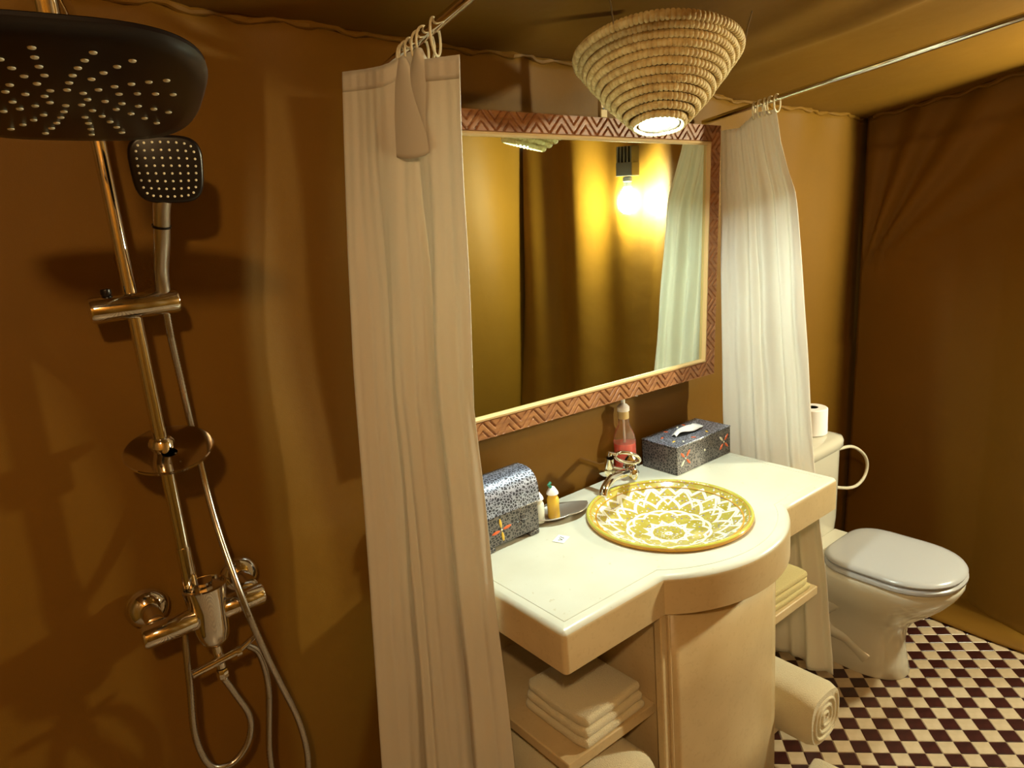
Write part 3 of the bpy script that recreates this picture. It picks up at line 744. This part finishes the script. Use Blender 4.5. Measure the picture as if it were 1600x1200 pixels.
# loop lever
lv = []
LA, LB = Vector((-1.284, .366, .977)), Vector((-1.178, .350, .925))
ctr = (LA+LB)/2+Vector((.012, -.004, -.004)); ax = (LB-LA)/2*.78; bx = Vector((.0, -.016, .016))
for i in range(33): 
    t = 2*PI*i/32; lv.append(ctr+ax*math.cos(t)+bx*math.sin(t))
b = MB(); b.tube(lv, .0052, 10, cap=False); b.tube([A+Vector((.006, 0, .012)), LA+Vector((.004, 0, .0)), ctr-ax], [.009, .008, .005], 12); fpart(b, 'lever_loop')
sp_ = cr_spline([(-1.215, .366, .890), (-1.245, .340, .912), (-1.30, .312, .930), (-1.355, .290, .940), (-1.402, .272, .930), (-1.415, .265, .915)], 8)
b = MB(); n_s = len(sp_); b.tube(sp_, [.0135-.003*i/n_s for i in range(n_s)], 16); fpart(b, 'spout')

# ---------------------------------------------------------------- soap bottle with pump
sb = empty('soap_bottle', (-1.132, .445, .8495), 'clear pump bottle of red liquid soap behind the faucet', 'soap bottle')
b = MB(); b.lathe([(.005, .002), (.028, .002), (.0315, .008), (.0315, .100), (.0315, .103), (.003, .1035)], 32, cap=False); b.build('liquid_soap', 'soap_red', sb)
b = MB(); b.lathe([(.005, 0), (.030, 0), (.034, .006), (.034, .108), (.031, .128), (.023, .148), (.0165, .162), (.0150, .200)], 32, cap=False); b.build('bottle', 'glass', sb)
b = MB(); b.lathe([(.0165, .180), (.0165, .202), (.015, .204)], 24, cap=True); b.build('neck_band', 'pale_wood', sb)
b = MB(); b.lathe([(.019, .204), (.019, .216), (.012, .224), (.0065, .226), (.0065, .246), (.009, .247), (.010, .256), (.004, .260)], 22); b.tube([(0, 0, .252), (.02, -.012, .256), (.040, -.024, .247)], [.009, .0075, .004], 12); b.build('pump', 'pump', sb)
b = MB(); b.tube([(0, 0, .01), (0, 0, .2)], .003, 8); b.build('dip_tube', 'pump', sb)

# ---------------------------------------------------------------- inlaid boxes
def petals(parent, origin, ux, uy, specs, nrm, rl=.0125, rw=.0042):
    for dx, dy, ang_, m_ in specs:
        d = ux*math.cos(ang_)+uy*math.sin(ang_); e = nrm.cross(d)
        c = origin+ux*dx+uy*dy; rings = []
        for q, h in ((1, 0), (.92, .0009), (.6, .0016)):
            rings.append([c+d*rl*q*math.cos(2*PI*i/14)+e*rw*q*math.sin(2*PI*i/14)*(1-.3*math.cos(2*PI*i/14)**2)+nrm*(h+.0002) for i in range(14)])
        b = MB(); b.loft(rings); b.build('inlay', m_, parent)
tb = empty('tissue_box', (-.915, .380, .8495), 'dark carved tissue box with orange and pearl inlay beside the white curtain', 'tissue box')
hx, hy, hz = .136, .069, .092
b = MB(); b.box((-hx, -hy, 0), (hx, hy, hz-.004)); bev(b.build('box_body', 'carved_dark', tb, smooth=30), .003)
b = MB(); b.box((-hx-.001, -hy-.001, hz-.0038), (hx+.001, hy+.001, hz)); bev(b.build('box_top', 'filigree_silver', tb, smooth=30), .0015)
b = MB(); b.lathe([(.001, 0), (.034, 0), (.034, .0008), (.001, .0008)], 30, (0, 0, hz), cap=False)
b.v = [(p[0]*2.0, p[1]*.62, p[2]) for p in b.v]; b.build('opening_shade', 'hole_shade', tb)  # flat dark disc on the closed top, painted shade of the slot
Xv, Yv, Zv = Vector((1, 0, 0)), Vector((0, 1, 0)), Vector((0, 0, 1))
def flower(cx, cz, cols, parent, org, ux, uy, nrm, rl=.0125, sp=.019, rot=PI/4):
    petals(parent, org, ux, uy, [(cx+sp*math.cos(rot+k*PI/2), cz+sp*math.sin(rot+k*PI/2), rot+k*PI/2, c_) for k, c_ in enumerate(cols)], nrm, rl)
    petals(parent, org, ux, uy, [(cx, cz, 0, 'pearl_inlay')], nrm, .003, .003)
O_ = 'orange_inlay'; P_ = 'pearl_inlay'
flower(-.095, .046, (O_, O_, P_, O_), tb, Vector((0, -hy, 0)), Xv, Zv, -Yv)
flower(.100, .046, (O_, P_, O_, O_), tb, Vector((0, -hy, 0)), Xv, Zv, -Yv)
petals(tb, Vector((0, -hy, 0)), Xv, Zv, [(0, .046, 0, P_)], -Yv, .004, .004)
for (px, py, c_) in ((-.095, .02, O_), (-.1, -.03, 'yellow_inlay'), (-.04, .05, O_), (.02, .052, P_), (.05, .05, O_), (-.03, -.05, O_), (.04, -.048, 'yellow_inlay'), (-.08, -.05, P_)):
    petals(tb, Vector((0, 0, hz)), Xv, Yv, [(px, py, px*30, c_)], Zv, .008, .0035)
def tis(u, v):
    x = -.062+.125*u; hgt = .004+.018*math.sin(PI*min(1, u*1.15))**.8*(.6+.4*u)+.018*max(0, u-.55)
    y = (v-.5)*(.020+.026*u)+.006*math.sin(7*u); return (x, y, hz+hgt*math.cos((v-.5)*2.2)+.003*math.sin(9*u+4*v))
b = MB(); b.grid(tis, 26, 10); solid(b.build('tissue_sheet', 'tissue', tb, recalc=False, smooth=180), .001, 0)

cs = empty('casket', (-1.672, .395, .8495), 'dark inlaid casket with domed silver filigree lid beside the cream curtain', 'casket')
chx, cy0, cy1, ch = .088, -.062, .055, .092
b = MB(); b.box((-chx, cy0, .014), (chx, cy1, ch)); bev(b.build('box_body', 'carved_dark', cs, smooth=30), .003)
for sx_ in (-1, 1):
    for sy_ in (0, 1):
        b = MB(); x_, y_ = sx_*(chx-.016), (cy0+.014 if sy_ == 0 else cy1-.014); b.box((x_-.016, y_-.014, 0), (x_+.016, y_+.014, .0138)); bev(b.build('foot', 'carved_dark', cs, smooth=30), .004)
sec = []
for i in range(17):
    t = PI*i/16; c_, s_ = sup(t, 2.6); sec.append(((cy0+cy1)/2+(cy1-cy0)/2*1.04*c_, ch+.0015+.016+ .066*s_))
sec = [((cy1)+.004, ch+.0015)] + sec + [((cy0)-.004, ch+.0015)]
b = MB(); b.loft([[Vector((x_, y_, z_)) for y_, z_ in sec] for x_ in (-chx-.004, -chx, -chx*.5, 0, chx*.5, chx, chx+.004)]); b.build('domed_lid', 'filigree_silver', cs, smooth=35)
flower(-.034, .052, (O_, 'yellow_inlay', O_, 'yellow_inlay'), cs, Vector((0, cy0, 0)), Xv, Zv, -Yv, rl=.0135, sp=.018, rot=.12)
petals(cs, Vector((0, cy0, 0)), Xv, Zv, [(.030, .055, k*PI/4, 'carved_dark') for k in range(4)], -Yv, .020, .002)
petals(cs, Vector((chx, 0, 0)), Yv, Zv, [(-.030, .052, .4, O_), (-.010, .062, .8, 'cap_green')], Xv, .010, .004)

# tray with two small bottles and a card
tray = empty('leaf_tray', (-1.488, .368, .8495), 'grey metal leaf shaped tray holding toiletries by the basin', 'tray')
def tr_(u, v):
    t = u*2-1; hw = .058*(1-abs(t)**2.2)**.8; s_ = (v-.5)*2
    lift = .016*abs(t)**2+.018*s_*s_*(1-abs(t))+.004
    return (t*.096+.0, s_*hw*.85-.2*t*.085, lift)
b = MB(); b.grid(tr_, 40, 16); solid(b.build('dish', 'tray', tray, recalc=False, smooth=180), .003, 1)
b = MB(); b.lathe([(.02, 0), (.018, .003), (.022, .005)], 20); b.build('foot_ring', 'tray', tray)
def mini(x, y, body, label, h=.066):
    o = empty('toiletry_bottle', (x, y, .858), label, 'bottle')
    b = MB(); b.lathe([(.001, 0), (.0150, 0), (.0165, .003), (.0165, h-.012), (.012, h-.002), (.008, h), (.008, h+.006)], 22); b.build('bottle', body, o)
    b = MB(); b.lathe([(.0165, h+.003), (.0155, h+.008), (.007, h+.022), (.003, h+.024)], 18); b.build('cap', 'pump', o)
    b = MB(); b.tube([(-.004, 0, h+.022), (-.010, .002, h+.030), (-.002, .003, h+.034)], .0045, 8); b.build('cap_tip', 'cap_green', o)
    return o
mini(-1.508, .362, 'bottle_yellow', 'small yellow toiletry bottle with white cap on the leaf tray')
mini(-1.553, .372, 'bottle_pale', 'small pale toiletry bottle with white cap beside the casket', .062)
cdn = empty('paper_card', (-1.572, .265, .8498), 'small white paper card with dark ink strokes lying by the leaf tray', 'card')
b = MB(); b.box((-.02, -.016, 0), (.02, .016, .0006)); b.build('card', 'paper', cdn, smooth=0)
for (x0_, y0_, x1_, y1_) in ((-.010, .004, -.005, -.006), (-.005, -.006, .002, .006), (.004, -.006, .010, .007)):
    b = MB(); b.tube([(x0_, y0_, .0008), (x1_, y1_, .0008)], .0009, 5); b.build('ink_stroke', 'ink', cdn)
cdn.rotation_euler = (0, 0, .4)

# ---------------------------------------------------------------- towels
def towel_slab(b, sx_, sy_, z0, h, nz=1.0, seed=0, fold_side=None):
    rnd = random.Random(seed); ph = rnd.random()*6; N = 64; rings = []
    for k in range(9):
        t = k/8; q = math.sin(PI*(t*.98+.01))**.22
        ring_ = []
        for i in range(N):
            c_, s_ = sup(2*PI*i/N, 14); wob = 1+.012*math.sin(5*2*PI*i/N+ph)+.01*math.sin(3*t+ph)
            e = h*.42*(1-q)
            ring_.append(Vector((c_*(sx_*wob-e), s_*(sy_*wob-e), z0+h*t+.003*math.sin(4*c_+ph)*math.sin(3*s_+ph)*(t > .1))))
        rings.append(ring_)
    return b.loft(rings)
def folded(name, loc, sx_, sy_, hs_, rz, m_, label, cat='towel'):
    o = empty(name, loc, label, cat); o.rotation_euler = (0, 0, rz); z0 = 0
    for i, h in enumerate(hs_):
        b = MB(); towel_slab(b, sx_-.004*i, sy_-.003*i, z0, h, seed=i+int(sx_*1000)); b.build('folded_layer', m_, o, smooth=80); z0 += h*.985
    return o
folded('folded_towel', (-1.668, .112, .4935), .103, .106, (.022, .024, .026), .02, 'towel', 'folded cream towel on the open shelf nearer the shower')
folded('folded_towel', (-.940, .115, .4935), .125, .108, (.020, .020, .022), -.03, 'towel_yellow', 'folded yellowish towel on the open shelf nearer the toilet')
def rolled(name, loc, rx, rz_, L, rotz, label):
    o = empty(name, loc, label, 'towel'); o.rotation_euler = (0, 0, rotz); N = 44; rings = []
    for k in range(15):
        t = k/14; e = 1-max(0, abs(t-.5)*2-.93)/.07*.10; r_ = []
        for i in range(N):
            c_, s_ = sup(2*PI*i/N, 3.0); w_ = 1+.015*math.sin(3*2*PI*i/N+4*t)
            r_.append(Vector((c_*rx*w_*e, -L/2+L*t, rz_+s_*rz_*w_*e)))
        rings.append(r_)
    b = MB(); b.loft(rings); b.build('towel_roll', 'towel', o, smooth=60)
    pts = []
    for i in range(90):
        a = i*.22; q = .12+.72*i/89; c_, s_ = sup(a, 2.6); pts.append((c_*rx*q, -L/2-.001, rz_+s_*rz_*q))
    b = MB(); b.tube(pts, .0042, 7); b.build('rolled_edge', 'towel', o)
    return o
rolled('rolled_towel', (-.975, .035, .1285), .082, .084, .33, 0.0, 'thick rolled cream towel on the bottom shelf near the toilet')
rolled('rolled_towel', (-1.695, .14, .1285), .125, .150, .36, 0.0, 'large rolled beige towel on the bottom shelf near the shower')
bx_ = empty('bath_mat', (-1.03, -.170, .001), 'folded beige cloth mat lying on the checkered floor beside the pedestal', 'mat')
b = MB(); towel_slab(b, .10, .075, 0, .03, seed=4); b.build('folded_mat', 'towel', bx_, smooth=80); bx_.rotation_euler = (0, 0, .12)
